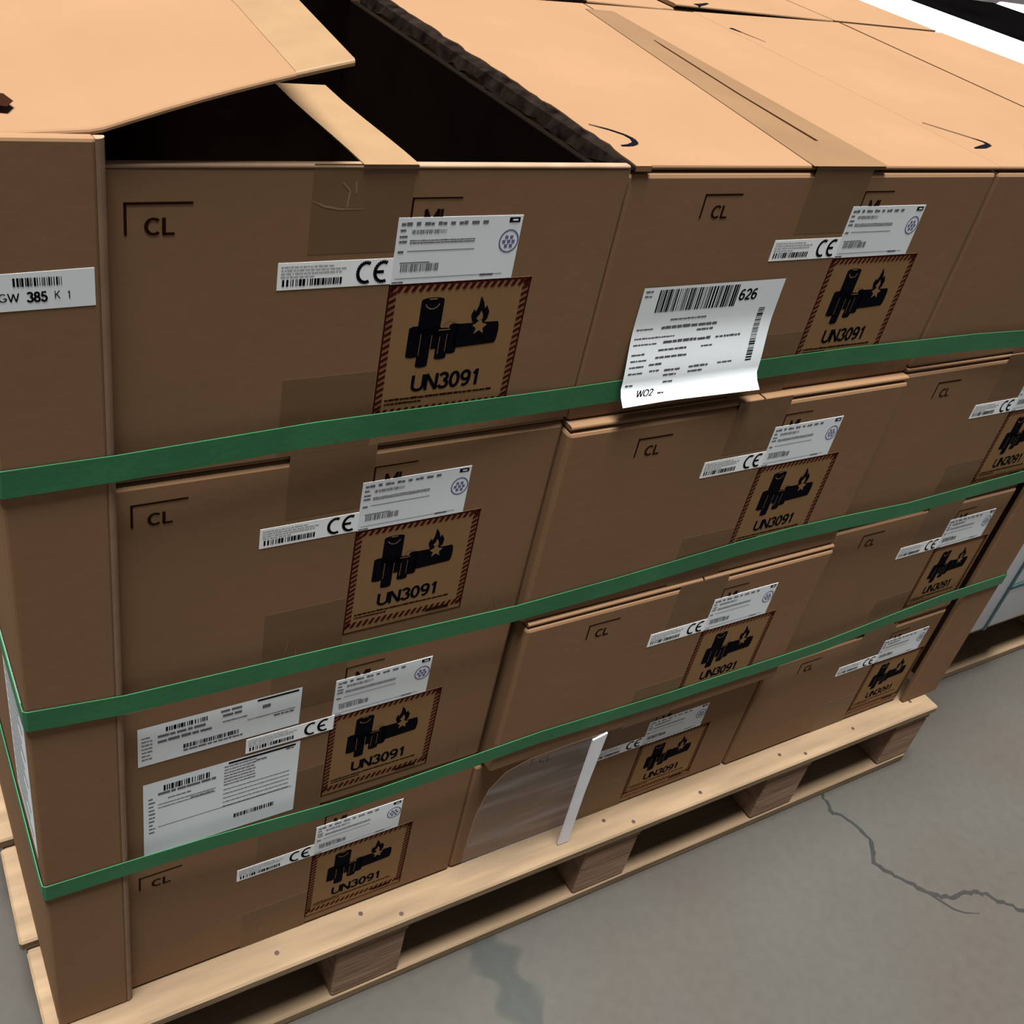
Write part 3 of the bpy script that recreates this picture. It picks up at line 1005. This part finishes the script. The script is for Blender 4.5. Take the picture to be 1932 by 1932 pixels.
# weight label on the left cover, 3D-tilted slightly
zc0 = 0.048
lb = MB()
A = [(0.002, hc - zc0 - 0.219), (0.166, hc - zc0 - 0.216), (0.164, hc - zc0 - 0.152), (0.002, hc - zc0 - 0.158)]
lb.hexa([(a, -D) for a, b in A][:2] + [(A[1][0], 0), (A[0][0], 0)], [A[0][1], A[1][1], A[1][1], A[0][1]], [A[3][1], A[2][1], A[2][1], A[3][1]])
wl = link('weight_label', lb.mesh('weight_label', M['paper']), ecl, label='white label lettered GW 385 under a barcode')
mb = MB()
zz = hc - zc0
add_bars(mb, 0.048, 0.118, zz - 0.178, zz - 0.164, -D * 1.6, 22, 11)
link('barcode', mb.mesh('barcode', M['ink']), wl)
mb = MB()
add_text(mb, 'GW', 0.026, zz - 0.2025, 0.014, -D * 1.6, 0.030)
add_text(mb, '385', 0.066, zz - 0.2045, 0.017, -D * 1.6, 0.030, 0.03)
add_text(mb, 'K', 0.106, zz - 0.2005, 0.013, -D * 1.6, 0.008)
add_text(mb, '1', 0.124, zz - 0.2015, 0.013, -D * 1.6, 0.006)
link('lettering', mb.mesh('lettering', M['ink']), wl)
# white label on the side panel
z0, z1 = -1.64 - PZ, -1.12 - PZ
mb = MB().box(-D, 0.0, 0.05, 0.29, z0, z1)
sl = link('side_label', mb.mesh('side_label', M['paper']), ecl, label='tall white printed label on the side panel')
mb = MB()
for i in range(16):
    za = z0 + 0.04 + i * 0.029
    mb.poly([(-D * 1.8, 0.27, za), (-D * 1.8, 0.08 + 0.03 * (i % 3), za), (-D * 1.8, 0.08 + 0.03 * (i % 3), za + .009), (-D * 1.8, 0.27, za + .009)])
link('fine_print', mb.mesh('fine_print', M['grey_ink']), sl)
# dark hand hole in the lid flap of the open carton
for o in COL.objects:
    if o.name.startswith('carton') and o.get('label', '').startswith('open'):
        mb = MB()
        hz = -zt1[1] - 0.001 + 0.0605
        mb.top([(0.056 - .02, 0.075), (0.070, 0.060), (0.083, 0.085), (0.075, 0.118), (0.05, 0.125), (0.03, 0.11)], hz)
        link('scuff', mb.mesh('scuff', M['brown_ink']), o, label='torn dark scuff on the bent flap')

# ================================================================= STRAPS


def strap(label, prof, w, dent=None):
    """horizontal band around the whole stack; prof = (x, z) along the front"""
    root_z = sum(p[1] for p in prof) / len(prof)
    yl, yr = -0.0312, -0.0375
    xl, xr = -0.1935, 3.4215
    t = 0.0022
    path = []
    # left side back to front, front left to right, right side, back

    def yf(x):
        b = yl + (yr - yl) * (x - xl) / (xr - xl)
        if dent:
            for k in range(len(dent) - 1):
                (xa, ya), (xb, yb) = dent[k], dent[k + 1]
                if xa <= x <= xb:
                    return ya + (yb - ya) * (x - xa) / (xb - xa)
        return b
    zl, zr = prof[0][1], prof[-1][1]
    path.append((xl, 2.90, zl))
    for y in (2.0, 1.0, 0.3, 0.0):
        path.append((xl, y, zl))
    path.append((xl + 0.001, yl + 0.004, zl))
    path.append((xl + 0.006, yl, zl))
    for (x, z) in prof:
        if xl + 0.01 < x < xr - 0.01:
            path.append((x, yf(x), z))
    path.append((xr - 0.006, yr, zr))
    path.append((xr, yr + 0.006, zr))
    for y in (0.3, 1.5, 2.985):
        path.append((xr, y, zr))
    path.append((xr - 0.006, 2.991, zr))
    path.append((xl + 0.006, 2.991, zl))
    path.append((xl, 2.985, zl))
    n = len(path)
    mb = MB()
    outs = []
    for i in range(n):
        a, b = Vector(path[i - 1][:2]), Vector(path[(i + 1) % n][:2])
        d = (b - a)
        d.normalize()
        nrm = Vector((d.y, -d.x))
        outs.append(nrm)
    for i, p in enumerate(path):
        o = outs[i] * t
        for (dx, dz) in ((0, -w / 2), (1, -w / 2), (1, w / 2), (0, w / 2)):
            mb.v.append((p[0] + o.x * dx, p[1] + o.y * dx, p[2] + dz - root_z))
    for i in range(n):
        j = (i + 1) % n
        for k in range(4):
            l = (k + 1) % 4
            mb.f.append((i * 4 + k, j * 4 + k, j * 4 + l, i * 4 + l))
    me = mb.mesh('strap', M['strap'])
    bm = bmesh.new()
    bm.from_mesh(me)
    bmesh.ops.recalc_face_normals(bm, faces=bm.faces[:])
    bm.to_mesh(me)
    bm.free()
    link('strap', me, None, (0, 0, root_z), label=label, category='strap', group='green straps around the stack')


strap('topmost green strap, crossing below the shipping label', [(-.19, -.536), (0, -.534), (.37, -.523), (.73, -.525), (.98, -.532), (1.5, -.521), (1.9, -.517), (2.43, -.515), (2.64, -.520), (3.15, -.520), (3.4, -.520)], 0.056,
      [(0.0, -.0305), (.73, -.016), (.98, -.0035), (1.9, -.0035), (2.43, -.016), (3.15, -.0362)])
strap('middle green strap, above the two document labels', [(-.19, -1.120), (0, -1.140), (.43, -1.146), (.97, -1.158), (1.29, -1.146), (1.73, -1.120), (1.93, -1.114), (2.17, -1.118), (2.47, -1.128), (3.07, -1.108), (3.4, -1.108)], 0.056,
      [(0.0, -.0305), (.97, -.0335), (2.17, -.0345), (3.07, -.0362)])
strap('lowest green strap, just above the clear pouch', [(-.19, -1.705), (0, -1.709), (.18, -1.710), (.5, -1.726), (.66, -1.726), (.83, -1.716), (1.17, -1.699), (1.66, -1.711), (1.97, -1.710), (2.19, -1.710), (2.37, -1.710), (2.7, -1.690), (3.02, -1.672), (3.4, -1.668)], 0.052,
      [(0.0, -.0305), (.97, -.0475), (2.19, -.0475), (3.07, -.0362)])

# ================================================================= CLEAR POUCH
pz = PZ + 0.004
pr = thing('document_pouch', 'clear plastic pouch with a white edge bar leaning on the bottom cartons', 'pouch', (1.0, -0.06, pz))
out = [(0.000, 0.0), (0.425, 0.0), (0.415, 0.30), (0.425, 0.535), (0.30, 0.535), (0.16, 0.530), (0.08, 0.505), (0.03, 0.445), (0.005, 0.34), (-0.004, 0.15)]


def ypouch(z):
    return 0.003 + 0.006 * (z / 0.54)


film = MB()
cen = (0.22, 0.27)
ring_n = 6
for r in range(ring_n + 1):
    for q in out:
        xx, zz = cen[0] + (q[0] - cen[0]) * r / ring_n, cen[1] + (q[1] - cen[1]) * r / ring_n
        film.v.append((xx, ypouch(zz), zz))
k = len(out)
for r in range(ring_n):
    for i in range(k):
        j = (i + 1) % k
        film.f.append((r * k + i, (r + 1) * k + i, (r + 1) * k + j, r * k + j))
fo = link('film', film.mesh('film', M['film'], 0, 1, True), pr, label='clear crinkled film with painted sheen streaks')
hem = MB()
for i in range(3, k - 1):
    a, b = out[i], out[(i + 1) % k]
    hem.stroke([a, b], 0.0055, lambda q: hem.front(q, 0))
hem.v = [(x, ypouch(z) - 0.0015, z) for x, y, z in hem.v]
link('welded_hem', hem.mesh('welded_hem', M['card_edge']), fo)
mb = MB()
bar = [((0.388, 0.0), (0.430, 0.0)), ((0.387, 0.26), (0.430, 0.26)), ((0.388, 0.524), (0.441, 0.537))]
for i in range(len(bar) - 1):
    (a, b), (c, d) = bar[i], bar[i + 1]
    n0 = len(mb.v)
    for p in (a, b, d, c):
        mb.v.append((p[0], ypouch(p[1]) - 0.008, p[1]))
    for p in (a, b, d, c):
        mb.v.append((p[0], ypouch(p[1]) - 0.002, p[1]))
    mb.f += [(n0, n0 + 1, n0 + 2, n0 + 3), (n0 + 7, n0 + 6, n0 + 5, n0 + 4), (n0 + 1, n0 + 5, n0 + 6, n0 + 2), (n0 + 4, n0, n0 + 3, n0 + 7), (n0 + 3, n0 + 2, n0 + 6, n0 + 7), (n0 + 4, n0 + 5, n0 + 1, n0)]
link('edge_bar', mb.mesh('edge_bar', M['bar']), pr, label='white stiff bar along the pouch edge')


# ================================================================= NEIGHBOURING LOADS (right edge of the photograph)
def wrapped_load(label, x0, x1, y0, y1, zb, zt, m, cat='load'):
    root = thing('wrapped_load', label, cat, (x0, y0, zb))
    mb = MB().box(0, x1 - x0, 0, y1 - y0, 0, zt - zb)
    me = mb.mesh('film_wrap', m, 0.03, 3, True)
    link('film_wrap', me, root)
    return root


NZ = -2.310
wa = wrapped_load('white film-wrapped load with teal straps on the pallet behind', 3.53, 4.36, 0.16, 2.55, NZ, 0.0, M['film_white'])
wb = wrapped_load('near-black block between two white loads', 4.38, 5.43, 0.30, 2.55, NZ, -0.01, M['near_black'])  # near-black block filling the space between the white loads
wc = wrapped_load('far white film-wrapped load in the top right corner', 5.45, 6.37, 0.30, 2.55, NZ, 0.0, M['film_white'])
mb = MB()
hw = 0 - NZ
mb.box(0.448, 0.470, -0.006, 0.0, 0.01, hw - 0.02)
link('strap', mb.mesh('strap', M['teal']), wa, label='thin teal strap down the front')
mb = MB()
mb.box(0.465, 0.80, -0.0085, -0.003, 0.265, 0.287)
link('strap', mb.mesh('strap', M['teal']), wa, label='thin teal strap across the front')
mb = MB()
for (a, b, c, d) in ((0.228, 0.252, 0.605, 0.665), (0.262, 0.290, 0.605, 0.665), (0.300, 0.326, 0.605, 0.665)):
    mb.front([(a, c), (b, c), (b, d), (a, d)], -0.002)
link('printed_mark', mb.mesh('printed_mark', M['ink']), wa, label='black printed marks')
